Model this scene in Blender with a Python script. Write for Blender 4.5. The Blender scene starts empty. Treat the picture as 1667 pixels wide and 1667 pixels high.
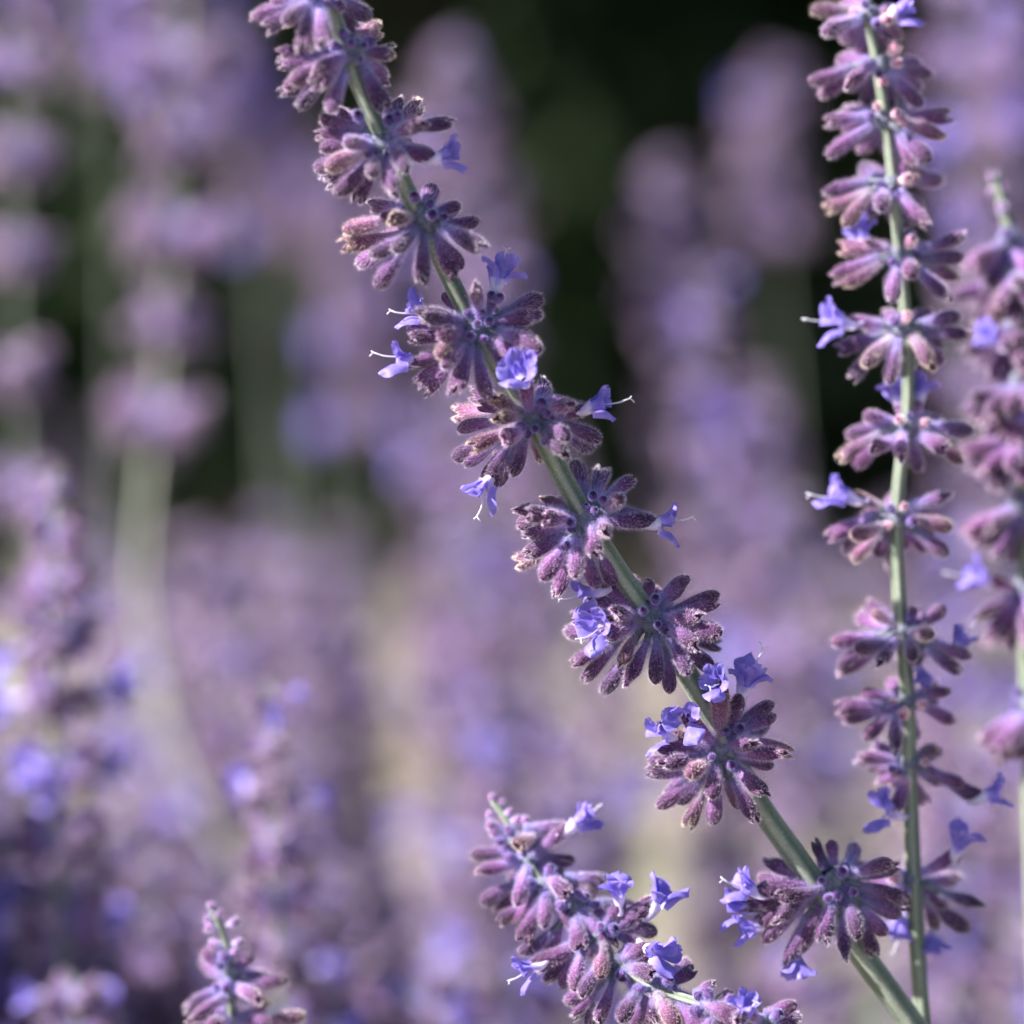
import bpy, math, random
import numpy as np
from mathutils import Vector, Matrix, noise as mnoise

SC = bpy.context.scene
COL = SC.collection
R = math.radians

# ------------------------------------------------------------------ camera
FOCUS = 0.52                 # metres to the sharp stem
FRAME = 0.125                # width of the field of view at that distance
PITCH = R(12.0)
CAM = Vector((0.0, 0.0, 0.80))
cam_d = bpy.data.cameras.new('camera')
cam_d.lens = 100.0
cam_d.sensor_width = cam_d.sensor_height = 100.0 * FRAME / FOCUS
cam_d.clip_start = 0.02
cam_d.clip_end = 500.0
cam_d.dof.use_dof = True
cam_d.dof.focus_distance = FOCUS
cam_d.dof.aperture_fstop = 5.8
cam = bpy.data.objects.new('camera', cam_d)
cam.location = CAM
cam.rotation_euler = (math.pi / 2 - PITCH, 0, 0)
COL.objects.link(cam)
SC.camera = cam
FWD = Vector((0, math.cos(PITCH), -math.sin(PITCH)))
UP = Vector((0, math.sin(PITCH), math.cos(PITCH)))
RT = Vector((1, 0, 0))
PX = FRAME / 1667.0          # metres per photograph pixel at the focus distance

# ------------------------------------------------------------------ light
SUN_TO = Vector((-0.77, -0.13, 0.62)).normalized()
world = bpy.data.worlds.new('World')
SC.world = world
world.use_nodes = True
wn = world.node_tree
sky = wn.nodes.new('ShaderNodeTexSky')
sky.sky_type = 'NISHITA'
sky.sun_disc = False
sky.sun_elevation = math.asin(SUN_TO.z)
sky.sun_rotation = math.atan2(SUN_TO.x, SUN_TO.y)
wn.links.new(sky.outputs[0], wn.nodes['Background'].inputs[0])
wn.nodes['Background'].inputs[1].default_value = 0.055
sun_d = bpy.data.lights.new('sun', 'SUN')
sun_d.energy = 5.0
sun_d.angle = R(0.5)
sun_d.color = (1.0, 0.965, 0.91)
sun = bpy.data.objects.new('sun', sun_d)
sun.rotation_euler = SUN_TO.to_track_quat('Z', 'Y').to_euler()
sun.location = (-3, 2, 5)
COL.objects.link(sun)
SC.view_settings.view_transform = 'Standard'
SC.view_settings.look = 'None'
SC.view_settings.exposure = 1.76
SC.view_settings.gamma = 1.0
SC.view_settings.use_curve_mapping = False
SC.cycles.use_denoising = True
SC.cycles.max_bounces = 5
SC.cycles.transparent_max_bounces = 4


def at(px, py, z=0.0):
    """photograph pixel + distance z in front of (+) or behind (-) the sharp plane -> world point"""
    D = FOCUS - z
    k = PX * D / FOCUS
    return CAM + FWD * D + RT * ((px - 833.5) * k) + UP * (-(py - 833.5) * k)


def cdir(x, y, z):
    return (RT * x + UP * y - FWD * z).normalized()


# ------------------------------------------------------------------ materials
def new_mat(name):
    m = bpy.data.materials.new(name)
    m.use_nodes = True
    nt = m.node_tree
    nt.nodes.clear()
    return m, nt


def N(nt, t, **kw):
    n = nt.nodes.new(t)
    for k, v in kw.items():
        if k.startswith('i_'):
            n.inputs[k[2:].replace('_', ' ')].default_value = v
        else:
            setattr(n, k, v)
    return n


def ramp(nt, fac, stops):
    n = nt.nodes.new('ShaderNodeValToRGB')
    e = n.color_ramp.elements
    while len(e) < len(stops):
        e.new(0.5)
    for el, (p, c) in zip(e, stops):
        el.position = p
        el.color = (*c, 1)
    nt.links.new(fac, n.inputs[0])
    return n.outputs[0]


def mix(nt, a, b, fac, mode='MIX'):
    n = nt.nodes.new('ShaderNodeMix')
    n.data_type = 'RGBA'
    n.blend_type = mode
    for sock, v in ((n.inputs[0], fac), (n.inputs[6], a), (n.inputs[7], b)):
        if hasattr(v, 'links'):
            nt.links.new(v, sock)
        elif isinstance(v, tuple):
            sock.default_value = (*v, 1)
        else:
            sock.default_value = v
    return n.outputs[2]


def math_n(nt, op, a, b=0.0):
    n = nt.nodes.new('ShaderNodeMath')
    n.operation = op
    for sock, v in ((n.inputs[0], a), (n.inputs[1], b)):
        if hasattr(v, 'links'):
            nt.links.new(v, sock)
        else:
            sock.default_value = v
    return n.outputs[0]


def attr(nt, name):
    n = nt.nodes.new('ShaderNodeAttribute')
    n.attribute_name = name
    return n.outputs['Fac']


def noise_n(nt, scale, detail=3.0, coord='Object', stretch=None):
    tc = nt.nodes.new('ShaderNodeTexCoord')
    src = tc.outputs[coord]
    if stretch:
        mp = nt.nodes.new('ShaderNodeMapping')
        mp.inputs['Scale'].default_value = stretch
        nt.links.new(src, mp.inputs[0])
        src = mp.outputs[0]
    n = nt.nodes.new('ShaderNodeTexNoise')
    n.inputs['Scale'].default_value = scale
    n.inputs['Detail'].default_value = detail
    nt.links.new(src, n.inputs['Vector'])
    return n.outputs['Fac']


def surface(nt, col, rough=0.7, trans=0.0, tcol=None, sheen=0.0, bump=None, spec=0.3):
    p = nt.nodes.new('ShaderNodeBsdfPrincipled')
    nt.links.new(col, p.inputs['Base Color'])
    p.inputs['Roughness'].default_value = rough
    p.inputs['Specular IOR Level'].default_value = spec
    p.inputs['Sheen Weight'].default_value = sheen
    if sheen:
        p.inputs['Sheen Tint'].default_value = (0.85, 0.75, 0.95, 1)
    if bump is not None:
        b = nt.nodes.new('ShaderNodeBump')
        b.inputs['Strength'].default_value = bump[1]
        b.inputs['Distance'].default_value = bump[2]
        nt.links.new(bump[0], b.inputs['Height'])
        nt.links.new(b.outputs[0], p.inputs['Normal'])
    out = nt.nodes.new('ShaderNodeOutputMaterial')
    sh = p.outputs[0]
    if trans:
        t = nt.nodes.new('ShaderNodeBsdfTranslucent')
        nt.links.new(tcol if tcol is not None else col, t.inputs[0])
        m = nt.nodes.new('ShaderNodeMixShader')
        m.inputs[0].default_value = trans
        nt.links.new(sh, m.inputs[1])
        nt.links.new(t.outputs[0], m.inputs[2])
        sh = m.outputs[0]
    nt.links.new(sh, out.inputs[0])


def random_fac(nt, seed_attr='rnd'):
    oi = nt.nodes.new('ShaderNodeObjectInfo')
    return math_n(nt, 'FRACT', math_n(nt, 'ADD', oi.outputs['Random'], attr(nt, seed_attr))), oi.outputs['Color']


def make_materials():
    M = {}
    # calyx skin: dusty lilac base to deep purple tip
    m, nt = new_mat('calyx_skin')
    ax = attr(nt, 'axial')
    nz = noise_n(nt, 900.0, 4.0)
    axn = math_n(nt, 'ADD', ax, math_n(nt, 'MULTIPLY', math_n(nt, 'SUBTRACT', nz, 0.5), 0.45))
    c1 = ramp(nt, axn, [(0.0, (0.20, 0.20, 0.33)), (0.28, (0.15, 0.11, 0.26)), (0.48, (0.082, 0.032, 0.120)),
                        (0.75, (0.031, 0.009, 0.044)), (1.0, (0.038, 0.012, 0.048))])
    c2 = ramp(nt, axn, [(0.0, (0.25, 0.22, 0.36)), (0.28, (0.20, 0.125, 0.28)), (0.56, (0.160, 0.060, 0.178)),
                        (0.86, (0.072, 0.020, 0.080)), (1.0, (0.080, 0.026, 0.082))])
    rf, oc = random_fac(nt)
    c = mix(nt, c1, c2, rf)
    c = mix(nt, c, oc, 1.0, 'MULTIPLY')
    spk = ramp(nt, noise_n(nt, 5200.0, 2.0), [(0.40, (1, 1, 1)), (0.66, (1.9, 1.75, 1.95))])
    c = mix(nt, c, spk, 0.6, 'MULTIPLY')
    surface(nt, c, 0.75, 0.16, sheen=0.15, bump=(noise_n(nt, 3000.0, 3.0), 0.35, 0.0003))
    M['calyx'] = m
    # hairs
    m, nt = new_mat('pale_hairs')
    rf, oc = random_fac(nt)
    c = ramp(nt, attr(nt, 'axial'), [(0.0, (0.52, 0.48, 0.80)), (0.55, (0.68, 0.53, 0.79)), (1.0, (0.86, 0.74, 0.84))])
    c = mix(nt, c, oc, 1.0, 'MULTIPLY')
    surface(nt, c, 0.55, 0.45)
    M['hair'] = m
    # petals
    m, nt = new_mat('violet_petal')
    ax = attr(nt, 'axial')
    st = noise_n(nt, 1500.0, 2.0, 'Object', (1.0, 1.0, 0.18))
    c = ramp(nt, math_n(nt, 'ADD', ax, math_n(nt, 'MULTIPLY', math_n(nt, 'SUBTRACT', st, 0.5), 0.55)),
             [(0.0, (0.50, 0.42, 0.70)), (0.22, (0.74, 0.70, 0.90)), (0.42, (0.34, 0.28, 0.74)), (0.70, (0.20, 0.16, 0.57)), (1.0, (0.27, 0.22, 0.65))])
    rf, oc = random_fac(nt)
    c = mix(nt, c, mix(nt, c, (1.25, 1.15, 1.15), 1.0, 'MULTIPLY'), rf)
    surface(nt, c, 0.5, 0.42, spec=0.25)
    M['petal'] = m
    m, nt = new_mat('white_style')
    c = ramp(nt, attr(nt, 'axial'), [(0.0, (0.45, 0.42, 0.72)), (1.0, (0.80, 0.78, 0.86))])
    surface(nt, c, 0.4, 0.25)
    M['style'] = m
    # stems
    for key, a, b, d in (('stem', (0.085, 0.112, 0.075), (0.15, 0.18, 0.13), (0.26, 0.28, 0.23)),
                         ('pale_stem', (0.27, 0.29, 0.22), (0.36, 0.37, 0.30), (0.44, 0.45, 0.38))):
        m, nt = new_mat(key + '_skin')
        s1 = noise_n(nt, 420.0, 3.0, 'Object', (1, 1, 0.08))
        s2 = noise_n(nt, 3800.0, 2.0)
        rid = math_n(nt, 'ADD', math_n(nt, 'MULTIPLY', s1, .55), math_n(nt, 'MULTIPLY', attr(nt, 'rnd'), .5))
        c = ramp(nt, rid, [(0.22, a), (0.50, b), (0.80, d)])
        c = mix(nt, c, ramp(nt, s2, [(0.55, (1, 1, 1)), (0.72, (1.7, 1.7, 1.75))]), 0.8, 'MULTIPLY')
        surface(nt, c, 0.6, 0.06, sheen=0.2, bump=(s1, 0.3, 0.0003))
        M[key] = m
    m, nt = new_mat('node_skin')
    c = ramp(nt, noise_n(nt, 1600.0, 3.0), [(0.3, (0.07, 0.09, 0.09)), (0.7, (0.20, 0.20, 0.28))])
    surface(nt, c, 0.8, 0.08, sheen=0.3)
    M['node'] = m
    m, nt = new_mat('grey_green_leaf')
    c = ramp(nt, noise_n(nt, 60.0, 3.0), [(0.3, (0.13, 0.17, 0.11)), (0.7, (0.26, 0.30, 0.21))])
    surface(nt, c, 0.6, 0.25)
    M['leaf'] = m
    m, nt = new_mat('dry_grass_blade')
    rf, oc = random_fac(nt)
    c = ramp(nt, attr(nt, 'rnd'), [(0.0, (0.36, 0.31, 0.24)), (0.5, (0.44, 0.39, 0.30)), (1.0, (0.28, 0.29, 0.20))])
    surface(nt, c, 0.6, 0.25)
    M['straw'] = m
    m, nt = new_mat('hedge_leaf')
    c = ramp(nt, attr(nt, 'rnd'), [(0.0, (0.012, 0.024, 0.010)), (1.0, (0.032, 0.055, 0.022))])
    surface(nt, c, 0.5, 0.12)
    M['hedge'] = m
    m, nt = new_mat('bark')
    c = ramp(nt, noise_n(nt, 30.0, 4.0, 'Object', (1, 1, 0.2)), [(0.3, (0.05, 0.035, 0.025)), (0.7, (0.14, 0.11, 0.08))])
    surface(nt, c, 0.9)
    M['bark'] = m
    m, nt = new_mat('dry_soil')
    n1 = noise_n(nt, 3.0, 6.0)
    n2 = noise_n(nt, 45.0, 5.0)
    c = ramp(nt, n1, [(0.38, (0.17, 0.14, 0.11)), (0.52, (0.31, 0.27, 0.22)), (0.66, (0.17, 0.165, 0.12))])
    c = mix(nt, c, ramp(nt, n2, [(0.3, (0.55, 0.55, 0.55)), (0.7, (1.2, 1.2, 1.2))]), 0.8, 'MULTIPLY')
    surface(nt, c, 0.95, bump=(n2, 0.6, 0.02))
    M['soil'] = m
    return M


MAT = make_materials()
SLOTS = ['calyx', 'hair', 'petal', 'style', 'stem', 'node', 'pale_stem', 'leaf', 'straw', 'hedge', 'bark', 'soil']


# ------------------------------------------------------------------ mesh builder
class MB:
    def __init__(self):
        self.v, self.f, self.m, self.ax, self.rn = [], [], [], [], []

    def vert(self, p, ax=0.0, rn=0.0):
        self.v.append((p[0], p[1], p[2]))
        self.ax.append(ax)
        self.rn.append(rn)
        return len(self.v) - 1

    def face(self, idx, mat):
        self.f.append(idx)
        self.m.append(mat)

    def add(self, o, M, rn=None):
        k = len(self.v)
        for p, a, r in zip(o.v, o.ax, o.rn):
            q = M @ Vector(p)
            self.v.append((q.x, q.y, q.z))
            self.ax.append(a)
            self.rn.append(r if rn is None else rn)
        for f in o.f:
            self.f.append(tuple(i + k for i in f))
        self.m.extend(o.m)

    def mesh(self, name):
        me = bpy.data.meshes.new(name)
        me.from_pydata(self.v, [], self.f)
        used = []
        for s in self.m:
            if s not in used:
                used.append(s)
        for s in used:
            me.materials.append(MAT[s])
        lut = {s: i for i, s in enumerate(used)}
        me.polygons.foreach_set('material_index', [lut[s] for s in self.m])
        me.polygons.foreach_set('use_smooth', [True] * len(self.f))
        a = me.attributes.new('axial', 'FLOAT', 'POINT')
        a.data.foreach_set('value', self.ax)
        a = me.attributes.new('rnd', 'FLOAT', 'POINT')
        a.data.foreach_set('value', self.rn)
        me.update()
        return me


def perp(d):
    a = Vector((0, 0, 1)) if abs(d.z) < 0.9 else Vector((1, 0, 0))
    u = d.cross(a).normalized()
    return u, d.cross(u).normalized()


def add_hair(mb, p, d, length, width, ax, rng, rn=0.0):
    u, w = perp(d)
    t = rng.uniform(0, 2 * math.pi)
    s = (u * math.cos(t) + w * math.sin(t)) * (width * 0.5)
    bend = Vector((rng.uniform(-1, 1), rng.uniform(-1, 1), rng.uniform(-1, 1))) * (0.22 * length)
    mid = p + d * (length * 0.55)
    tip = p + d * length + bend
    a, b = mb.vert(p - s, ax, rn), mb.vert(p + s, ax, rn)
    c, e = mb.vert(mid - s * 0.8, ax, rn), mb.vert(mid + s * 0.8, ax, rn)
    f = mb.vert(tip, ax, rn)
    mb.face((a, b, e, c), 'hair')
    mb.face((c, e, f), 'hair')


CL = 0.0063                 # calyx length in metres
PROFILE = [(0.0, 0.40), (0.08, 0.50), (0.2, 0.60), (0.35, 0.78), (0.5, 0.96), (0.65, 1.10), (0.78, 1.12),
           (0.88, 1.02), (0.95, 0.78), (1.0, 0.40)]


def prof(t):
    for (a, ra), (b, rb) in zip(PROFILE, PROFILE[1:]):
        if t <= b:
            return ra + (rb - ra) * (t - a) / (b - a)
    return PROFILE[-1][1]


def calyx_mb(seed, lipped, na=20, nt=14, hairs=1500, hw=0.020, fat=1.0):
    rng = random.Random(seed)
    mb = MB()
    bend = rng.uniform(-0.0009, 0.0010)
    ribs = rng.choice((6, 7, 8))
    lipa = rng.uniform(0, math.pi)
    ph = rng.uniform(0, 6)

    def pt(t, th):
        r = prof(t) * 0.001 * fat
        r *= 1 + 0.10 * math.cos(ribs * th + ph) * min(1, t * 2.5)
        z = t * CL
        x, y = r * math.cos(th), r * math.sin(th)
        if lipped and t > 0.7:
            k = (t - 0.7) / 0.3
            c, s = math.cos(th - lipa), math.sin(th - lipa)
            z += 0.0009 * k * (abs(c) ** 1.5 - 0.45)
            z += 0.00028 * k * k * math.cos(5 * th + ph)
            rr = r * (1 + 0.30 * k * abs(c)) + 0.00014 * k
            sq = 1 - 0.45 * k
            lx, ly = rr * c, rr * s * sq
            x = lx * math.cos(lipa) - ly * math.sin(lipa)
            y = lx * math.sin(lipa) + ly * math.cos(lipa)
        return Vector((x, y + bend * t * t * 1.5, z))

    rows = []
    for i in range(nt):
        t = i / (nt - 1)
        t = 1 - (1 - t) ** 1.25
        rows.append([mb.vert(pt(t, 2 * math.pi * j / na), t) for j in range(na)])
    for i in range(nt - 1):
        for j in range(na):
            k = (j + 1) % na
            mb.face((rows[i][j], rows[i][k], rows[i + 1][k], rows[i + 1][j]), 'calyx')
    top = pt(0.999, 0) * 0 + Vector((0, bend * 1.5, CL * (0.86 if lipped else 1.03)))
    tv = mb.vert(top, 0.9)
    for j in range(na):
        mb.face((rows[-1][j], rows[-1][(j + 1) % na], tv), 'calyx')
    for i in range(hairs):
        t = rng.random() ** 1.5
        if lipped and rng.random() < 0.10:
            t = 0.95 + 0.05 * rng.random()
        th = rng.uniform(0, 2 * math.pi)
        p = pt(t, th)
        n = Vector((math.cos(th), math.sin(th), -0.1 if t < 0.8 else 0.9 * (t - 0.8) / 0.2)).normalized()
        d = (n * 0.9 + Vector((0, 0, rng.uniform(0.05, 0.75))) + Vector([rng.uniform(-.35, .35) for _ in range(3)])).normalized()
        L = (0.00072 - 0.00030 * t) * rng.uniform(0.5, 1.25)
        add_hair(mb, p, d, L, hw * 0.001, t, rng)
    return mb


def bud_mb(seed, hairs=420):
    rng = random.Random(seed)
    mb = MB()
    na, nt = 12, 8
    rows = []
    for i in range(nt):
        t = i / (nt - 1)
        r = 0.00034 + 0.00042 * math.sin(min(1, t * 1.02) ** 1.3 * math.pi * 0.92)
        if i == nt - 1:
            r *= 0.45
        rows.append([mb.vert((r * math.cos(2 * math.pi * j / na), r * math.sin(2 * math.pi * j / na), t * 0.0021), t * 0.75) for j in range(na)])
    for i in range(nt - 1):
        for j in range(na):
            k = (j + 1) % na
            mb.face((rows[i][j], rows[i][k], rows[i + 1][k], rows[i + 1][j]), 'calyx')
    tv = mb.vert((0, 0, 0.0018), 1.0)
    for j in range(na):
        mb.face((rows[-1][j], rows[-1][(j + 1) % na], tv), 'calyx')
    for i in range(hairs):
        t = rng.random()
        th = rng.uniform(0, 2 * math.pi)
        r = 0.00034 + 0.00042 * math.sin(t ** 1.3 * math.pi * 0.92)
        d = Vector((math.cos(th), math.sin(th), rng.uniform(-0.2, 0.9))).normalized()
        add_hair(mb, Vector((r * math.cos(th), r * math.sin(th), t * 0.0021)), d, 0.0004 * rng.uniform(.5, 1.2), 0.000024, 0.2, rng)
    return mb


def node_mb(seed, hairs=900):
    """the knot where a whorl sits on the stem: lumpy collar with two small bracts"""
    rng = random.Random(seed)
    mb = MB()
    na, nt = 16, 9

    def pt(t, th):
        r = 0.0012 + 0.0009 * math.sin(math.pi * t) * (1 + 0.25 * math.cos(2 * th))
        p = Vector((r * math.cos(th), r * math.sin(th), (t - 0.5) * 0.004))
        return p * (1 + 0.16 * mnoise.noise(p * 1400 + Vector((seed, 0, 0))))
    rows = [[mb.vert(pt(i / (nt - 1), 2 * math.pi * j / na), 0.1) for j in range(na)] for i in range(nt)]
    for i in range(nt - 1):
        for j in range(na):
            k = (j + 1) % na
            mb.face((rows[i][j], rows[i][k], rows[i + 1][k], rows[i + 1][j]), 'node')
    for s in (0, math.pi):                          # bracts
        c, sn = math.cos(s), math.sin(s)
        pr = []
        for i in range(5):
            t = i / 4
            w = 0.0007 * math.sin(math.pi * (0.25 + 0.72 * t))
            for q in (-1, 0, 1):
                x, y, z = 0.0014 + 0.0032 * t, q * w, -0.0006 + 0.0006 * t - 0.0016 * t * t + 0.0002 * abs(q)
                pr.append(mb.vert((x * c - y * sn, x * sn + y * c, z), 0.2))
        for i in range(4):
            for q in (0, 1):
                a = i * 3 + q
                mb.face((pr[a], pr[a + 1], pr[a + 4], pr[a + 3]), 'node')
    for i in range(hairs):
        t, th = rng.random(), rng.uniform(0, 2 * math.pi)
        p = pt(t, th)
        d = (Vector((math.cos(th), math.sin(th), rng.uniform(-.6, .6)))).normalized()
        add_hair(mb, p, d, 0.0006 * rng.uniform(.5, 1.3), 0.000026, 0.1, rng)
    return mb


# ---- flower pieces: tube along +Z, upper lip towards +Y, lower lip towards -Y
TL = 0.0030


def tube_mb():
    mb = MB()
    na, nt = 12, 8
    rows = []
    for i in range(nt):
        t = i / (nt - 1)
        r = (0.45 + 0.55 * t ** 1.6) * 0.001
        rows.append([mb.vert((r * 1.05 * math.cos(2 * math.pi * j / na), r * math.sin(2 * math.pi * j / na) - 0.0004 * math.sin(t * math.pi), t * TL - 0.0008), 0.05 + 0.28 * t) for j in range(na)])
    for i in range(nt - 1):
        for j in range(na):
            k = (j + 1) % na
            mb.face((rows[i][j], rows[i][k], rows[i + 1][k], rows[i + 1][j]), 'petal')
    return mb


def petal_mb(az, L, W, flare, curl, seed, tongue=False):
    """lobe leaving the tube rim at angle az, opening outward by flare"""
    rng = random.Random(seed)
    mb = MB()
    nl, nw = 10, 9
    rim = 0.00088
    ph = rng.uniform(0, 6)
    rad = Vector((math.cos(az), math.sin(az), 0))
    tan = Vector((-math.sin(az), math.cos(az), 0))
    p = rad * rim + Vector((0, 0, TL - 0.0010))
    ang = 0.12
    rows = []
    for i in range(nl):
        t = i / (nl - 1)
        w = W * (0.42 + 0.9 * t ** 0.8) * (1 - max(0, (t - 0.62) / 0.38) ** 2.2 * 0.86)
        row = []
        d = Vector((0, 0, 1)) * math.cos(ang) + rad * math.sin(ang)
        nrm = d.cross(tan)
        for j in range(nw):
            q = 2 * j / (nw - 1) - 1
            cup = (q * q) * W * (0.28 if not tongue else -0.30) * (1 - 0.4 * t)
            wav = (0.00020 * math.sin(q * 4 + t * 7 + ph) + 0.00012 * math.sin(q * 9 - t * 5 + 2 * ph)) * t
            notch = -L * 0.07 * max(0, 1 - abs(q) * 2.2) * max(0, t - 0.8) * 5 if not tongue else 0
            row.append(mb.vert(p + tan * (q * w * 0.5) - nrm * (cup + wav) * -1 + d * notch, 0.30 + 0.70 * t ** 0.75))
        rows.append(row)
        p = p + d * (L / (nl - 1))
        ang += (flare + curl * t) / (nl - 1)
    for i in range(nl - 1):
        for j in range(nw - 1):
            mb.face((rows[i][j], rows[i][j + 1], rows[i + 1][j + 1], rows[i + 1][j]), 'petal')
    return mb


def sweep(mb, pts, radii, na, mat, ax0=0.0, ax1=1.0, square=0.0, twist=0.0, close=True):
    n = len(pts)
    prev = None
    rows = []
    for i in range(n):
        d = (pts[min(i + 1, n - 1)] - pts[max(i - 1, 0)]).normalized()
        if prev is None:
            u, _ = perp(d)
        else:
            u = (prev - d * prev.dot(d)).normalized()
        prev = u
        w = d.cross(u)
        row = []
        for j in range(na):
            th = 2 * math.pi * j / na + twist
            r = radii[i]
            if square:
                c4 = math.cos(4 * th)
                r *= 1 + square * c4 - square * 0.35 * math.cos(8 * th)
            row.append(mb.vert(pts[i] + (u * math.cos(th) + w * math.sin(th)) * r, ax0 + (ax1 - ax0) * i / max(1, n - 1), 0.5 + 0.5 * math.cos(4 * th)))
        rows.append(row)
    for i in range(n - 1):
        for j in range(na):
            k = (j + 1) % na
            mb.face((rows[i][j], rows[i][k], rows[i + 1][k], rows[i + 1][j]), mat)
    if close:
        for row, s in ((rows[0], -1), (rows[-1], 1)):
            c = sum((Vector(mb.v[q]) for q in row), Vector()) / na
            cv = mb.vert(c, ax0 if s < 0 else ax1)
            for j in range(na):
                k = (j + 1) % na
                mb.face((row[k], row[j], cv) if s < 0 else (row[j], row[k], cv), mat)
    return rows


def style_mb(seed, L=0.0062):
    rng = random.Random(seed)
    mb = MB()
    n = 10
    pts = []
    for i in range(n):
        t = i / (n - 1)
        pts.append(Vector((0.0003 * rng.uniform(-.3, .3), -0.0003 - 0.0011 * math.sin(t * 1.7) ** 2, TL - 0.0016 + L * t)))
    sweep(mb, pts, [0.00011] * n, 6, 'style')
    e = pts[-1]
    for s in (-1, 1):
        fp = [e + Vector((s * 0.0005 * k / 3, -0.0002 * (k / 3) ** 2 * 3 * (s > 0), 0.0004 * k / 3)) for k in range(4)]
        sweep(mb, fp, [0.00008, 0.00007, 0.00007, 0.0001], 5, 'style', 1, 1)
    return mb


CALYX = [calyx_mb(10 + i, i % 2 == 1, hairs=2000, fat=(0.76, 0.82, 0.90, 0.78, 0.84, 0.74, 0.80, 0.88)[i]).mesh('calyx') for i in range(8)]
LOWC = [calyx_mb(40 + i, i % 2 == 1, na=8, nt=7, hairs=480, hw=0.15) for i in range(4)]
BUD = [bud_mb(70 + i).mesh('bud') for i in range(3)]
NODE = [node_mb(80 + i).mesh('whorl') for i in range(3)]
LOBES = [(R(90 + a), L, W, fl, cu) for a, L, W, fl, cu in
         ((-27, .0033, .0024, 1.0, .5), (27, .0033, .0024, 1.0, .5), (-80, .0030, .0025, 1.5, .6), (80, .0030, .0025, 1.5, .6))]
PETALS = [[petal_mb(az, L, W, fl, cu, 100 + 10 * v + i).mesh('petal') for i, (az, L, W, fl, cu) in enumerate(LOBES)]
          + [petal_mb(R(-90), .0046, .0032, .75 + .2 * v, .5, 108 + v, True).mesh('lower_lip')] for v in range(3)]
TUBE = tube_mb().mesh('flower')
STYLE = [style_mb(130 + i, .0046 + .0005 * i).mesh('style') for i in range(3)]

# whole flower in one mesh for the blurred spikes
FLOWER_MB = MB()
FLOWER_MB.add(tube_mb(), Matrix())
for i, (az, L, W, fl, cu) in enumerate(LOBES):
    FLOWER_MB.add(petal_mb(az, L, W, fl, cu, i), Matrix())
FLOWER_MB.add(petal_mb(R(-90), .0046, .0032, .8, .5, 9, True), Matrix())


# ------------------------------------------------------------------ scene objects
WORLD = {}


def link(name, data, parent=None, M=None):
    o = bpy.data.objects.new(name, data)
    COL.objects.link(o)
    M = M or Matrix()
    WORLD[o.name] = M
    if parent is not None:
        o.parent = parent
        o.matrix_basis = WORLD[parent.name].inverted() @ M
    else:
        o.matrix_basis = M
    return o


def thing(name, label, cat, loc, group=None):
    o = link(name, None, None, Matrix.Translation(loc))
    o.empty_display_size = 0.02
    o['label'] = label
    o['category'] = cat
    if group:
        o['group'] = group
    return o


def frame_z(d, twist=0.0, origin=Vector(), s=(1, 1, 1), up=None):
    z = d.normalized()
    if up is not None and abs(z.dot(up)) < 0.985:
        y = (up - z * up.dot(z)).normalized()
        x = y.cross(z)
    else:
        x, y = perp(z)
    M = Matrix((x, y, z)).transposed().to_4x4()
    return Matrix.Translation(origin) @ M @ Matrix.Rotation(twist, 4, 'Z') @ Matrix.Diagonal((*s, 1))


def catmull(P, n=10):
    """centripetal spline, so long and short spans can follow each other without loops"""
    Q = [P[0] * 2 - P[1]] + list(P) + [P[-1] * 2 - P[-2]]
    out = []
    for i in range(1, len(Q) - 2):
        a, b, c, d = Q[i - 1], Q[i], Q[i + 1], Q[i + 2]
        t0 = 0.0
        t1 = t0 + max(1e-6, (b - a).length) ** .5
        t2 = t1 + max(1e-6, (c - b).length) ** .5
        t3 = t2 + max(1e-6, (d - c).length) ** .5
        for k in range(n):
            t = t1 + (t2 - t1) * k / n
            a1 = a * ((t1 - t) / (t1 - t0)) + b * ((t - t0) / (t1 - t0))
            a2 = b * ((t2 - t) / (t2 - t1)) + c * ((t - t1) / (t2 - t1))
            a3 = c * ((t3 - t) / (t3 - t2)) + d * ((t - t2) / (t3 - t2))
            b1 = a1 * ((t2 - t) / (t2 - t0)) + a2 * ((t - t0) / (t2 - t0))
            b2 = a2 * ((t3 - t) / (t3 - t1)) + a3 * ((t - t1) / (t3 - t1))
            out.append(b1 * ((t2 - t) / (t2 - t1)) + b2 * ((t - t1) / (t2 - t1)))
    out.append(Q[-2].copy())
    return out


def to_ground(pts, bow=0.5):
    """carry a stem on from its last seen point down to the soil"""
    p, d = pts[-1], (pts[-1] - pts[-2]).normalized()
    h = p.z
    hor = Vector((d.x, d.y, 0)) / max(0.35, -d.z)
    out = []
    for k in (0.03, 0.08, 0.16, 0.28, 0.45, 0.7, 1.0):
        out.append(Vector((p.x, p.y, 0)) + hor * (h * 2 * bow * (k - 0.5 * k * k)) + Vector((0, 0, h * (1 - k) - (0.02 if k == 1 else 0))))
    return pts + out


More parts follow.
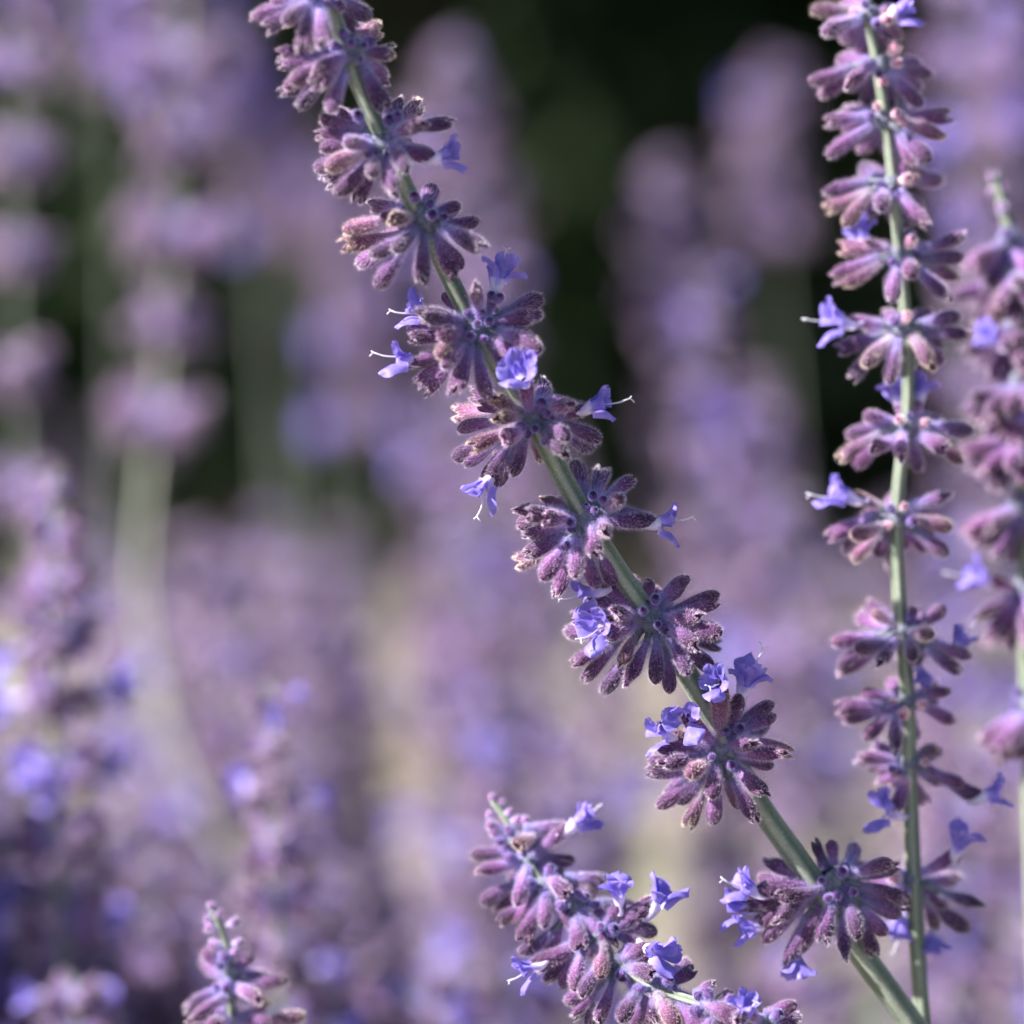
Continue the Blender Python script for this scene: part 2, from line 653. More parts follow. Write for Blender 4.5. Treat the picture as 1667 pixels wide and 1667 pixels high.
def stem_object(root, pts, r0, r1, mat='stem', hairs=0, seed=0, square=0.13, na=24, n=8, hair_to=None, grow=0.16):
    path = catmull(pts, n)
    arc = [0.0]
    for a, b in zip(path, path[1:]):
        arc.append(arc[-1] + (b - a).length)
    rad = [r0 + (r1 - r0) * min(1.25, x / grow) for x in arc]
    mb = MB()
    org = WORLD[root.name].translation
    loc = [p - org for p in path]
    sweep(mb, loc, rad, na, mat, square=square, twist=0.6)
    if hairs:
        rng = random.Random(seed)
        m = int((hair_to or 1.0) * (len(loc) - 2))
        for _ in range(hairs):
            i = rng.randrange(0, m)
            t = rng.random()
            c = loc[i].lerp(loc[i + 1], t)
            d = (loc[i + 1] - loc[i]).normalized()
            u, w = perp(d)
            th = rng.uniform(0, 2 * math.pi)
            nrm = u * math.cos(th) + w * math.sin(th)
            hd = (nrm + d * rng.uniform(-.5, .5)).normalized()
            add_hair(mb, c + nrm * rad[i] * 0.93, hd, 0.0003 * rng.uniform(.5, 1.5), 0.00002, 0.1, rng)
    return link('stem', mb.mesh('stem'), root, Matrix.Translation(org)), path


def add_calyx(whorl, base, tip, rng, length=None, tint=None, fat=1.0):
    v = tip - base
    s = v.length / CL
    o = link('calyx', rng.choice(CALYX), whorl,
             frame_z(v, rng.uniform(0, 6.28), base, (fat * min(1.15, max(.72, s ** .4)), fat * min(1.15, max(.72, s ** .4)), s)))
    if tint:
        o.color = (*tint, 1)
    else:
        k = rng.uniform(0.75, 1.2)
        if rng.random() < .07:
            k *= 1.3
            o.color = (k, k * .98, k * .72, 1)
            return o
        o.color = (k * rng.uniform(.95, 1.08), k * rng.uniform(.93, 1.03), k, 1)
    return o


def add_bud(whorl, base, d, rng, s=1.0):
    o = link('bud', rng.choice(BUD), whorl, frame_z(d, rng.uniform(0, 6.28), base, (s, s, s)))
    o.color = (0.85, 0.95, 1.1, 1)
    return o


def add_flower(root, base, d, rng, s=1.0, up=None, style=True):
    """tube mesh with four upper lobes, a lower lip and a style under it"""
    s *= 0.86
    M = frame_z(d, rng.uniform(-.35, .35), base, (s, s, s), up or UP)
    if up is None and abs(d.dot(UP)) > .9:
        M = frame_z(d, rng.uniform(-.4, .4), base, (s, s, s), -FWD)
    f = link('flower', TUBE, root, M)
    v = rng.randrange(3)
    for k, me in enumerate(PETALS[v]):
        J = Matrix.Rotation(rng.uniform(-.25, .25), 4, 'Z') @ Matrix.Rotation(rng.uniform(-.14, .14), 4, 'X') @ Matrix.Rotation(rng.uniform(-.14, .14), 4, 'Y') @ Matrix.Diagonal((rng.uniform(.75, 1.08), rng.uniform(.75, 1.08), rng.uniform(.9, 1.05), 1))
        link('petal' if k < 4 else 'lower_lip', me, f, M @ J)
    if style and rng.random() < .6:
        link('style', rng.choice(STYLE), f, M @ Matrix.Rotation(rng.uniform(-.25, .1), 4, 'X') @ Matrix.Rotation(rng.uniform(-.2, .2), 4, 'Y'))
    return f


TAN = (1.5, 1.5, 1.12)
CROPS = {1: (380, 0, .3), 2: (600, 380, .3), 3: (820, 720, .3), 4: (1000, 1020, .4001), 7: (740, 1260, .348), 8: (0, 1100, .42), 5: (1267, 0, .3359), 6: (1267, 500, .4499),
         0: (0, 0, 1.0)}


def cpx(c, x, y):
    ox, oy, k = CROPS[c]
    return ox + x * k, oy + y * k


def traced_whorl(root, crop, centre, zc, calyxes, buds, rng, axis, extra=5, node=.85, cream=0):
    """centre in crop pixels, zc depth of the stem there; calyxes (bx, by, tx, ty, side[, kind]) side 1 near, 0 level, -1 far"""
    cx, cy = cpx(crop, *centre)
    C = at(cx, cy, zc)
    w = link('whorl', rng.choice(NODE), root, frame_z(axis, rng.uniform(0, 6.28), C, (node, node, node)))
    scale = (FOCUS - zc) / FOCUS * PX
    Lpx = CL / scale
    for e in calyxes:
        bx, by = cpx(crop, e[0], e[1])
        tx, ty = cpx(crop, e[2], e[3])
        side = e[4]
        # root the calyx close to the knot, but keep its drawn line
        off = Vector((bx - cx, by - cy))
        zb = zc + side * 0.0012 + rng.uniform(-.0004, .0004)
        p = math.hypot(tx - bx, ty - by)
        L = Lpx * rng.uniform(0.92, 1.08)
        dz = math.sqrt(max(0.0, L * L - p * p)) * scale
        dz = side * min(dz, 0.0050) + (rng.uniform(-.0008, .0008) if side == 0 else 0)
        # pedicel end pulled towards the stem so the calyx is rooted in the whorl
        k = 0.0 if p > 0.8 * Lpx else 0.25
        b = at(bx + (cx - bx) * k, by + (cy - by) * k, zb)
        t = at(tx, ty, zb + dz)
        tint = None
        if len(e) > 5:
            tint = TAN if e[5] == 't' else None
        add_calyx(w, b, t, rng, tint=tint)
        # short stalk from the knot if the calyx starts away from it
        if (b - C).length > 0.0022:
            q = C.lerp(b, 0.12)
            mb = MB()
            sweep(mb, [q - b, (q - b) * .5 + Vector((0, 0, .0002)), (t - b) * .06], [.00042, .0004, .0005], 8, 'node')
            link('stalk', mb.mesh('stalk'), w, Matrix.Translation(b))
    for (x, y) in buds:
        bx, by = cpx(crop, x, y)
        b = at(bx, by, zc + 0.0016)
        add_bud(w, b, (b - C).normalized() * .5 + cdir(0, .3, 1), rng, rng.uniform(.6, .9))
    for i in range(extra):                          # calyxes on the far side of the knot
        a = rng.uniform(0, 2 * math.pi)
        d = cdir(math.cos(a) * .8, math.sin(a) * .55 - .2, -rng.uniform(.5, 1.0))
        add_calyx(w, C + d * 0.0012, C + d * (0.0012 + CL * rng.uniform(.75, 1.0)), rng)
    for i in range(5):                              # woolly little buds crowding the knot
        a = rng.uniform(0, 2 * math.pi)
        d = cdir(math.cos(a) * .9, math.sin(a) * .6, rng.uniform(.1, .9))
        b = add_bud(w, C + d * 0.0014, d, rng, rng.uniform(.55, .95))
        if i < cream:
            b.color = (2.6, 2.5, 1.5, 1)
    return w, C


def seat_flower(root, base, d, rng, s):
    """a flower and, unless one is already under it, the calyx that carries it"""
    ws = [o for o in root.children if o.name.startswith('whorl')]
    w = min(ws, key=lambda o: (WORLD[o.name].translation - base).length)
    C = WORLD[w.name].translation
    if (base - C).length > CL * 1.75:
        base = C + (base - C).normalized() * CL * 1.75
    near = 9.0
    for c in w.children:
        if c.name.startswith('calyx'):
            near = min(near, (WORLD[c.name] @ Vector((0, 0, CL)) - base).length)
    if near > 0.0011:
        v = base - C
        b = C + v.normalized() * max(.0008, v.length - CL * 1.6)
        add_calyx(w, b, base + d * .0004, rng)
    add_flower(root, base - d * .0007, d, rng, s)


def whorl_dirs(rng, n, droop, axis):
    """two opposite cymes of calyxes about a stem axis (pointing to the tip)"""
    u, w = perp(axis)
    a0 = rng.uniform(0, math.pi)
    out = []
    for i in range(n):
        side = i % 2
        a = a0 + side * math.pi + rng.gauss(0, 0.62)
        el = rng.uniform(-droop, 0.55 * droop + 0.12)
        out.append(((u * math.cos(a) + w * math.sin(a)) * math.cos(el) + axis * math.sin(el)).normalized())
    return out


# ------------------------------------------------------------------ ground and the dark hedge behind
def build_ground():
    mb = MB()
    n = 60
    xs = [math.copysign(abs(i / (n / 2) - 1) ** 2.6 * 150, i - n / 2) for i in range(n + 1)]
    for y in xs:
        for x in xs:
            z = 0.02 * mnoise.noise(Vector((x * .9, y * .9, 0))) if max(abs(x), abs(y)) < 8 else -0.0
            mb.vert((x, y + 1.5, z))
    for j in range(n):
        for i in range(n):
            a = j * (n + 1) + i
            mb.face((a, a + 1, a + n + 2, a + n + 1), 'soil')
    o = link('ground', mb.mesh('ground'))
    o['kind'] = 'structure'
    o['label'] = 'dry tan soil with straw litter under the flower bed'
    # straw and dry grass, one uncountable cover
    rng = random.Random(5)
    mb = MB()
    for i in range(9000):
        D = 0.9 + 3.0 * rng.random() ** 0.8
        x = rng.uniform(-1, 1) * (0.25 + D * 0.28)
        y = D
        b = Vector((x, y, 0.02 * mnoise.noise(Vector((x * .9, (y - 1.5) * .9, 0))) - .003))
        hgt = rng.uniform(0.03, 0.14)
        d = Vector((rng.uniform(-1, 1), rng.uniform(-1, 1), rng.uniform(.3, 1.6))).normalized()
        u, w = perp(d)
        s = u * 0.0012
        rn = rng.random()
        a, c = mb.vert(b - s, 0, rn), mb.vert(b + s, 0, rn)
        m1, m2 = mb.vert(b + d * hgt * .6 - s * .8, 0, rn), mb.vert(b + d * hgt * .6 + s * .8, 0, rn)
        t = mb.vert(b + d * hgt + Vector((d.x, d.y, -.5)) * hgt * .25, 0, rn)
        mb.face((a, c, m2, m1), 'straw')
        mb.face((m1, m2, t), 'straw')
    o = link('dry_grass', mb.mesh('dry_grass'))
    o['kind'] = 'stuff'
    o['label'] = 'straw coloured dry grass blades scattered over the soil'
    o['category'] = 'grass'


def build_hedge():
    rng = random.Random(11)
    for v in range(13):
        x = -3.3 + v * 0.8 + rng.uniform(-.12, .12) if v < 8 else -2.4 + (v - 8) * 1.1
        y = 3.95 + rng.uniform(-.2, .2) if v < 8 else 4.8
        root = thing('evergreen_shrub', 'dark evergreen shrub in shade behind the flower bed', 'shrub', Vector((x, y, 0)), 'dark shrubs behind the bed')
        H = rng.uniform(1.5, 1.8)
        mb = MB()
        for i in range(5):
            a = rng.uniform(0, 6.28)
            e = Vector((math.cos(a) * .35, math.sin(a) * .3, H * rng.uniform(.6, .85)))
            sweep(mb, [Vector((e.x * .1, e.y * .1, -.02)), Vector((e.x * .45, e.y * .45, H * .35)), e], [.03, .022, .008], 7, 'bark')
        link('trunk', mb.mesh('trunk'), root, Matrix.Translation((x, y, 0)))
        mb = MB()
        for i in range(9000):
            a, t = rng.uniform(0, 6.28), rng.random()
            zz = 0.05 + (H - .05) * t
            rr = (0.62 - 0.30 * max(0, t - .55) / .45 + .05 * math.sin(5 * a + v) + .06 * math.sin(9 * zz + a)) * (rng.random() ** 0.28)
            p = Vector((rr * math.cos(a), rr * .8 * math.sin(a), zz))
            d = Vector((math.cos(a) + rng.uniform(-.8, .8), math.sin(a) + rng.uniform(-.8, .8), rng.uniform(-.6, .8))).normalized()
            u, w = perp(d)
            th = rng.uniform(0, 6.28)
            s = (u * math.cos(th) + w * math.sin(th)) * 0.024
            L = rng.uniform(.06, .10)
            rn = rng.random()
            q = [mb.vert(p, 0, rn), mb.vert(p + d * L * .5 + s, 0, rn), mb.vert(p + d * L, 0, rn), mb.vert(p + d * L * .5 - s, 0, rn)]
            mb.face(tuple(q), 'hedge')
        link('crown', mb.mesh('crown'), root, Matrix.Translation((x, y, 0)))


# ------------------------------------------------------------------ blurred spikes behind
WHORL_VAR = []


def build_whorl_variants():
    for v in range(10):
        rng = random.Random(200 + v)
        mb = MB()
        for d in whorl_dirs(rng, 24, R(48), Vector((0, 0, 1))):
            s = rng.uniform(.75, 1.05)
            mb.add(rng.choice(LOWC), frame_z(d, rng.uniform(0, 6), d * .0012, (s, s, s)), rng.random())
        nf = (0, 0, 0, 2, 1, 0, 2, 1, 3, 3)[v]
        for d in whorl_dirs(rng, nf, R(25), Vector((0, 0, 1))):
            mb.add(FLOWER_MB, frame_z(d, 0, d * .0058, (1.1, 1.1, 1.1), Vector((0, 0, 1))), rng.random())
        WHORL_VAR.append(mb.mesh('whorl'))


def blurred_spike(tip, lean, spike, label, group, seed, flowers=0.3, r=0.0008, mat='stem', spacing=0.0110, size=1.12, leaves=8, pts=None):
    """tip world point; lean = world direction the stem takes going down"""
    rng = random.Random(seed)
    if pts is None:
        lean = lean.normalized()
        bow = Vector((rng.uniform(-.02, .02), rng.uniform(-.02, .02), 0))
        pts = [tip, tip + lean * spike * .5 + bow * .3, tip + lean * spike + bow * .2]
    full = to_ground(pts)
    root = thing('flower_stem', label, 'flower stem', Vector((full[-1].x, full[-1].y, 0)), group)
    _, path = stem_object(root, full, r * .45, r * 1.5, mat, na=8, n=6, square=.08)
    acc, nxt, i = 0.0, 0.003, 0
    for a, b in zip(path, path[1:]):
        seg = (b - a).length
        while acc + seg > nxt and nxt < spike:
            t = (nxt - acc) / seg
            p = a.lerp(b, t)
            axis = (a - b).normalized()
            k = nxt / spike
            s = size * min(1.0, 0.45 + nxt / 0.022 * .55) * rng.uniform(.88, 1.1) * (1 - .18 * max(0, k - .7))
            if rng.random() < flowers:
                me = WHORL_VAR[rng.choice((3, 4, 6, 8, 9, 7))]
            else:
                me = WHORL_VAR[rng.choice((0, 1, 2, 5, 7))]
            link('whorl', me, root, frame_z(axis, rng.uniform(0, 6.28), p, (s, s, s)))
            nxt += spacing * (0.55 + 0.65 * min(1, nxt / 0.08)) * rng.uniform(.9, 1.12)
        acc += seg
    # feathery grey-green leaves low on the stem
    lo = [q for q in path if (q - tip).length > spike * 1.05]
    mb = MB()
    org = WORLD[root.name].translation
    for _ in range(leaves if len(lo) > 4 else 0):
        q = rng.choice(lo[:-2])
        a = rng.uniform(0, 6.28)
        d = Vector((math.cos(a), math.sin(a), rng.uniform(.1, .9))).normalized()
        L = rng.uniform(.025, .05)
        u = d.cross(Vector((0, 0, 1))).normalized()
        prev = None
        for k in range(9):
            t = k / 8
            w = u * (L * .16 * math.sin(math.pi * (.12 + .84 * t)) * (1.25 if k % 2 else .6))
            c = q - org + d * (L * t) + Vector((0, 0, -L * .35 * t * t))
            cur = (mb.vert(c - w + Vector((0, 0, L * .05))), mb.vert(c), mb.vert(c + w + Vector((0, 0, L * .05))))
            if prev:
                mb.face((prev[0], prev[1], cur[1], cur[0]), 'leaf')
                mb.face((prev[1], prev[2], cur[2], cur[1]), 'leaf')
            prev = cur
    if mb.v:
        link('foliage', mb.mesh('foliage'), root, Matrix.Translation(org))
    return root


def bg(px, py, D, slope=0.0, spike=.22, label=None, group='out of focus flower spikes', seed=0, back=0.0, **kw):
    """slope: pixels to the right per 1000 pixels down"""
    tip = at(px, py, FOCUS - D)
    low = at(px + slope, py + 1000, FOCUS - D)
    d = (low - tip).normalized() + FWD * back
    # stems stand: keep them in an upright plane rather than the tilted picture plane
    d = Vector((d.x, 0.05 * back, d.z))
    return blurred_spike(tip, d, spike, label or 'blurred lilac sage spike in the crowd behind the sharp stem', group, seed, **kw)


def build_background():
    bg(42, -330, .77, 0, .16, 'blurred pink lilac spike with evenly spaced whorls beside the violet-topped pale-stemmed spike', None, 1, flowers=0, spacing=.0165, size=1.2, r=.0006)
    zh = FOCUS - .84
    hp = [at(x, y, zh) for x, y in ((305, -420), (300, -150), (290, 100), (285, 320), (275, 480), (260, 620), (240, 800), (232, 960), (270, 1170), (345, 1350), (440, 1500), (520, 1620))]
    blurred_spike(hp[0], None, .140, 'blurred violet-topped spike on a thick bent pale green stem, bare below', None, 2, flowers=.12, r=.00052, mat='pale_stem', size=1.35, spacing=.0155, leaves=0, pts=hp)
    bg(88, 765, .645, 25, .20, 'soft focus spike with pointed tip and lit violet flowers on one side', None, 3, flowers=.4, size=1.0, spacing=.0125)
    bg(438, 1110, .63, 60, .2, 'soft focus dark purple spike topped by a pale violet flower', None, 4, flowers=.3, size=1.0)
    bg(735, 65, .95, 70, .3, 'tall blurred lilac spike with its tip against the dark shrubs, directly behind the sharp stem', None, 5, flowers=.1, size=1.4, spacing=.0135)
    bg(1078, 255, .97, 60, .3, 'tall blurred pale lilac spike standing alone against the dark gap', None, 6, flowers=.05, size=1.45, spacing=.0135)
    k = 20
    for px, py, D, sl, fl, sp in ((1270, 95, 1.05, 40, .1, .05), (1560, -120, .95, 0, .15, .26), (1650, 0, .9, -20, .4, .26),
                                  (560, 300, 1.05, 50, .3, .07), (425, 120, 1.1, 20, .15, .045), (500, 210, 1.2, 40, .3, .04), (650, 180, 1.15, 60, .1, .2), (810, 300, 1.1, 30, .1, .2),
                                  (1150, 430, .95, 40, .15, .26), (180, -60, 1.0, 0, .5, .03), (390, 30, 1.1, 30, .5, .03),
                                  (1235, 600, 1.0, 40, .4, .2), (720, 640, 1.0, 30, .1, .2), (890, 700, 1.2, 30, .1, .2), (370, 880, .9, 20, .05, .2), (480, 900, .98, 30, .1, .2),
                                  (225, 930, 1.05, -30, .1, .1), (300, 860, 1.0, 10, .05, .2), (430, 830, 1.15, 20, .05, .2), (550, 850, 1.1, 0, .05, .2), (160, 860, 1.2, 0, .1, .2), (570, 960, 1.0, 20, .1, .15), (760, 900, .95, 10, .1, .2), (820, 1110, .82, 20, .4, .2), (1010, 1010, 1.0, 0, .2, .2),
                                  (1130, 860, 1.1, 30, .3, .12), (1290, 800, .9, 30, .3, .1), (1390, 900, 1.1, 0, .1, .2), (1580, 1200, .75, 0, .1, .2),
                                  (930, 1210, .85, 30, .1, .2), (1550, 1000, 1.0, 0, .1, .2), (1640, 1330, .8, 0, .1, .2), (1330, 1500, .75, 10, .1, .2)):
        k += 1
        D = .60 + (D - .60) * .82 if sp >= .08 else D
        if sp < .08:
            bg(px, py, D, sl, sp, 'blurred lilac clump of whorls on a bare stem before the dark shrubs', 'short blurred spikes before the dark shrubs', k, flowers=fl, leaves=0, size=1.3, r=.0006)
        elif fl >= .3:
            bg(px, py, D, sl, sp, 'blurred sage spike dotted with blue violet flowers behind the sharp stem', 'blurred spikes in fuller flower', k, flowers=fl, size=1.25, spacing=.0135)
        else:
            bg(px, py, D, sl, sp, None, 'out of focus flower spikes', k, flowers=fl, size=1.3, spacing=.0175)
    for px, py, D, sl, fl in ((55, 1400, .68, 30, .3), (150, 1360, .72, 20, .2), (235, 1480, .70, 10, .6), (530, 1480, .70, 30, .6), (600, 1540, .72, 20, .5),
                              (25, 1540, .66, 10, .5), (330, 1400, .78, 0, .4), (450, 1560, .70, 20, .5), (680, 1600, .66, 0, .9), (120, 1590, .62, 0, .9), (770, 1560, .8, 0, .3),
                              (-60, 1250, .75, 0, .3), (620, 1380, .85, 20, .2),
                              (90, 1280, .80, 0, .2), (200, 1330, .76, 10, .3), (300, 1300, .82, 20, .3), (390, 1450, .74, 0, .5), (560, 1400, .76, 20, .3), (500, 1300, .84, 0, .3), (10, 1330, .72, 0, .3), (470, 1210, .72, 20, .1), (250, 1400, .70, 0, .1), (110, 1450, .70, 0, .1), (350, 1500, .76, 0, .2), (480, 1430, .68, 10, .1), (580, 1450, .72, 10, .1), (640, 1500, .76, 0, .2), (60, 1500, .74, 0, .1),
                              (180, 1540, .68, 0, .5), (290, 1570, .72, 0, .8), (540, 1590, .69, 0, .8), (400, 1530, .8, 0, .4)):
        k += 1
        bg(px, max(py, 1330), D + .01, sl, .2, 'soft focus purple spike packed low in the shaded violet cluster', 'low purple spikes around the small pale tip', k, flowers=.7 if py > 1530 else fl * .15, size=1.3, spacing=.0105)
    for i in range(12):                             # unseen spikes added left of the view to shade the low cluster
        r_ = random.Random(900 + i)
        bg(-130 - 28 * i, r_.uniform(1050, 1250), r_.uniform(.63, .76), 0, .25, 'unseen sage spike added left of the view to shade the low cluster', 'added shading spikes beyond the view', 900 + i, flowers=.2)
    for i in range(18):  # second unseen row, added to deepen the shade at lower left
        r_ = random.Random(950 + i)
        bg(-95 - 20 * i, r_.uniform(1130, 1280), r_.uniform(.64, .82), 0, .22, 'unseen sage spike added left of the view to shade the low cluster', 'added shading spikes beyond the view', 950 + i, flowers=.2, size=1.3)
    rng = random.Random(77)
    n = 0
    while n < 24:
        px, py, D = rng.uniform(-250, 1900), rng.uniform(680, 1150), rng.uniform(1.1, 2.3)
        if (300 < px < 570 and py < 800) or (1160 < px < 1360 and py < 700):
            continue
        k += 1
        n += 1
        bg(px, py, D, rng.uniform(-60, 60), .3, 'small far sage spike deep in the blurred purple haze of flowers', 'far flower spikes', k, flowers=rng.uniform(.05, .25), size=1.1)


# ------------------------------------------------------------------ the sharp stem
MAIN_PX = [(500, -70), (523, -20), (545, 30), (570, 105), (625, 230), (680, 345), (745, 480), (788, 560), (870, 690), (940, 820), (1010, 935), (1060, 1005),
           (1150, 1150), (1230, 1300), (1320, 1430), (1400, 1550), (1480, 1660), (1560, 1780)]


def main_z(py):
    return 0.013 - 0.027 * (py / 1667.0)


W_MAIN = [
    (1, (480, -40), [(340, 20, 110, 95, 0), (350, 40, 180, 150, 0), (370, 40, 285, 105, 1), (410, 50, 385, 265, 1), (470, 40, 490, 235, 1), (530, 20, 605, 35, 0),
                     (320, 0, 205, 30, 0)], [(430, -10)]),
    (1, (640, 275), [(520, 290, 255, 300, 0), (500, 330, 275, 370, 0), (520, 370, 275, 460, 0), (540, 390, 290, 530, 0), (480, 420, 350, 580, 0), (600, 300, 435, 400, 1),
                     (590, 310, 450, 450, 1), (600, 390, 515, 605, 1), (550, 340, 320, 440, 1), (590, 200, 785, 160, -1), (690, 270, 838, 290, 0),
                     (700, 350, 815, 575, 0), (580, 220, 700, 150, -1), (560, 300, 300, 420, -1)], [(680, 325), (700, 260), (640, 250)]),
    (1, (800, 790), [(700, 680, 570, 565, -1), (720, 700, 460, 675, 0), (710, 735, 468, 745, 0), (690, 760, 470, 790, 0), (740, 790, 620, 770, 1), (740, 800, 510, 910, 1, 't'),
                     (680, 830, 440, 925, -1), (650, 870, 490, 990, -1), (770, 840, 590, 1085, 1), (790, 850, 680, 1080, 0), (810, 860, 870, 1045, 1), (780, 860, 750, 955, 1),
                     (850, 700, 1010, 575, -1, 't'), (820, 680, 890, 555, -1), (880, 710, 1025, 690, 1), (930, 690, 1180, 680, 0), (860, 750, 945, 915, 1), (890, 770, 1095, 860, 0, 't'),
                     (700, 700, 560, 620, 0)],
     [(690, 655), (640, 770), (840, 680), (880, 660)]),
    (1, (1030, 1190), [(900, 1120, 755, 1120, -1), (880, 1190, 595, 1240, 0, 't'), (940, 1180, 880, 1190, 1), (960, 1250, 630, 1380, -1), (960, 1270, 735, 1365, 0), (940, 1290, 770, 1415, 0),
                       (980, 1270, 875, 1365, 1), (900, 1380, 780, 1565, 0), (800, 1360, 670, 1440, -1), (1035, 1270, 1020, 1520, 1), (1090, 1270, 1190, 1495, 0),
                       (1100, 1290, 1240, 1455, 0), (1150, 1240, 1340, 1345, 1), (1170, 1210, 1328, 1240, 0), (1100, 1140, 1230, 1120, 0), (1040, 1120, 1080, 1015, -1),
                       (900, 1150, 800, 1170, 0)],
     [(1130, 1190), (990, 1095), (895, 1190), (1070, 1180)]),
    (2, (590, 520), [(480, 400, 395, 335, 0), (490, 460, 280, 440, 1), (460, 510, 215, 540, 0), (450, 550, 245, 600, 0), (490, 560, 390, 545, 1), (480, 620, 345, 640, 1),
                     (480, 640, 230, 695, 0), (480, 690, 258, 775, 0), (470, 710, 305, 850, 0), (540, 640, 470, 845, 1), (585, 640, 635, 895, 1), (600, 410, 590, 250, 1),
                     (660, 420, 700, 300, 0), (720, 440, 940, 350, -1), (760, 440, 930, 430, -1), (700, 480, 870, 450, 0), (720, 505, 868, 515, 0), (740, 540, 945, 585, 1),
                     (750, 590, 935, 630, 0), (660, 570, 860, 690, 1), (650, 600, 775, 740, 0), (500, 600, 420, 720, 1)],
     [(590, 505), (645, 490), (620, 575), (700, 375), (660, 360), (560, 560)]),
    (2, (880, 1010), [(760, 900, 565, 870, -1), (720, 950, 605, 930, 0), (790, 940, 690, 910, 1), (720, 970, 475, 975, -1, 't'), (720, 1020, 485, 1030, 0), (800, 1000, 690, 980, 1),
                      (790, 1050, 565, 1170, 1), (700, 1120, 460, 1220, 0), (660, 1150, 525, 1265, 0), (810, 1090, 740, 1110, 1), (760, 1150, 640, 1330, 0), (750, 1170, 695, 1370, 0),
                      (850, 1110, 795, 1320, 0), (1000, 930, 1090, 925, 1), (1030, 960, 1175, 950, 0), (1010, 1040, 1085, 1100, 1), (1060, 1020, 1265, 1110, 0), (1080, 1070, 1215, 1165, -1),
                      (970, 1090, 1060, 1195, 1), (930, 900, 960, 815, -1), (890, 870, 800, 835, -1)],
     [(900, 1060), (960, 990), (1000, 930), (930, 940), (950, 1130), (1020, 990)]),
    (3, (450, 420), [(440, 270, 385, 105, -1), (500, 280, 545, 135, -1), (570, 280, 700, 185, 0), (590, 340, 645, 310, 1), (600, 350, 815, 450, 0), (340, 330, 210, 315, 0),
                     (330, 370, 70, 370, 0), (350, 395, 125, 395, 1), (340, 410, 225, 415, 1), (340, 440, 72, 440, -1), (340, 470, 125, 500, 0), (320, 500, 118, 570, 0), (320, 530, 140, 610, 0),
                     (300, 570, 78, 650, -1, 't'), (320, 570, 210, 740, 1), (360, 620, 285, 820, 0), (380, 540, 395, 735, 1), (440, 600, 465, 795, 0), (480, 450, 495, 610, 1),
                     (560, 420, 575, 530, 1), (520, 560, 595, 775, 0)],
     [(480, 310), (590, 350), (375, 440), (350, 560), (530, 330), (620, 320)]),
    (3, (800, 960), [(730, 820, 690, 745, -1), (770, 840, 790, 750, 0), (850, 840, 975, 710, 0), (870, 860, 985, 785, 0), (870, 930, 1170, 835, -1), (900, 940, 1155, 905, 0),
                     (890, 960, 1055, 950, 1), (960, 990, 1178, 1035, 1), (920, 1000, 1045, 1095, 1), (980, 1060, 1145, 1095, -1), (900, 1050, 1010, 1255, 1), (980, 1110, 1115, 1220, 0),
                     (830, 1050, 825, 1300, 1), (880, 1120, 910, 1360, 0), (780, 1080, 675, 1300, 1), (700, 1060, 605, 1215, 1), (640, 1180, 560, 1370, 0), (590, 1090, 385, 1195, 0),
                     (580, 1120, 425, 1260, 0), (690, 1000, 560, 1040, 1), (670, 930, 595, 940, 1), (670, 890, 475, 880, 0), (560, 920, 385, 950, 0), (560, 1010, 365, 1070, -1), (660, 830, 555, 785, -1)],
     [(820, 870), (760, 930), (830, 990), (700, 990)]),
    (4, (430, 495), [(465, 390, 520, 290, 0), (500, 390, 645, 305, 0), (530, 410, 645, 345, 0), (560, 450, 715, 475, 0, 't'), (520, 520, 655, 530, 1), (550, 480, 620, 400, -1), (420, 460, 295, 430, 0),
                     (390, 490, 175, 505, 1), (330, 540, 200, 560, 1), (320, 560, 140, 550, 0), (320, 590, 150, 620, 0), (360, 570, 305, 600, 1), (400, 590, 400, 690, 1), (300, 650, 185, 745, 0),
                     (340, 640, 275, 730, 0), (355, 690, 305, 805, 0), (420, 670, 400, 805, 0), (480, 620, 570, 780, 1), (510, 590, 605, 680, 1), (250, 440, 178, 395, 0), (520, 550, 645, 565, 0),
                     (480, 480, 565, 480, 1), (440, 640, 520, 740, 0), (280, 600, 190, 680, -1)],
     [(500, 430), (450, 440), (470, 560), (400, 530)]),
    (4, (890, 1040), [(870, 960, 795, 900, 0), (900, 950, 880, 870, 0), (750, 1020, 620, 950, 0), (740, 1060, 590, 1060, -1), (960, 1010, 1130, 950, 1), (980, 1050, 1185, 1070, 0),
                      (980, 1080, 1175, 1130, 0), (1000, 1110, 1165, 1185, 0), (830, 1070, 700, 1135, 1), (770, 1100, 655, 1180, 1), (710, 1140, 580, 1180, 0), (720, 1180, 600, 1275, 0),
                      (750, 1220, 708, 1370, 0), (890, 1120, 850, 1275, 1), (960, 1140, 1015, 1240, 1), (930, 1190, 945, 1350, 0), (1040, 1170, 1105, 1255, 0), (1020, 1200, 1065, 1320, 0),
                      (960, 960, 1010, 900, -1), (1020, 1010, 1150, 1010, 0)],
     [(900, 1090), (850, 1040), (920, 1010), (960, 1080), (870, 1100)]),
]
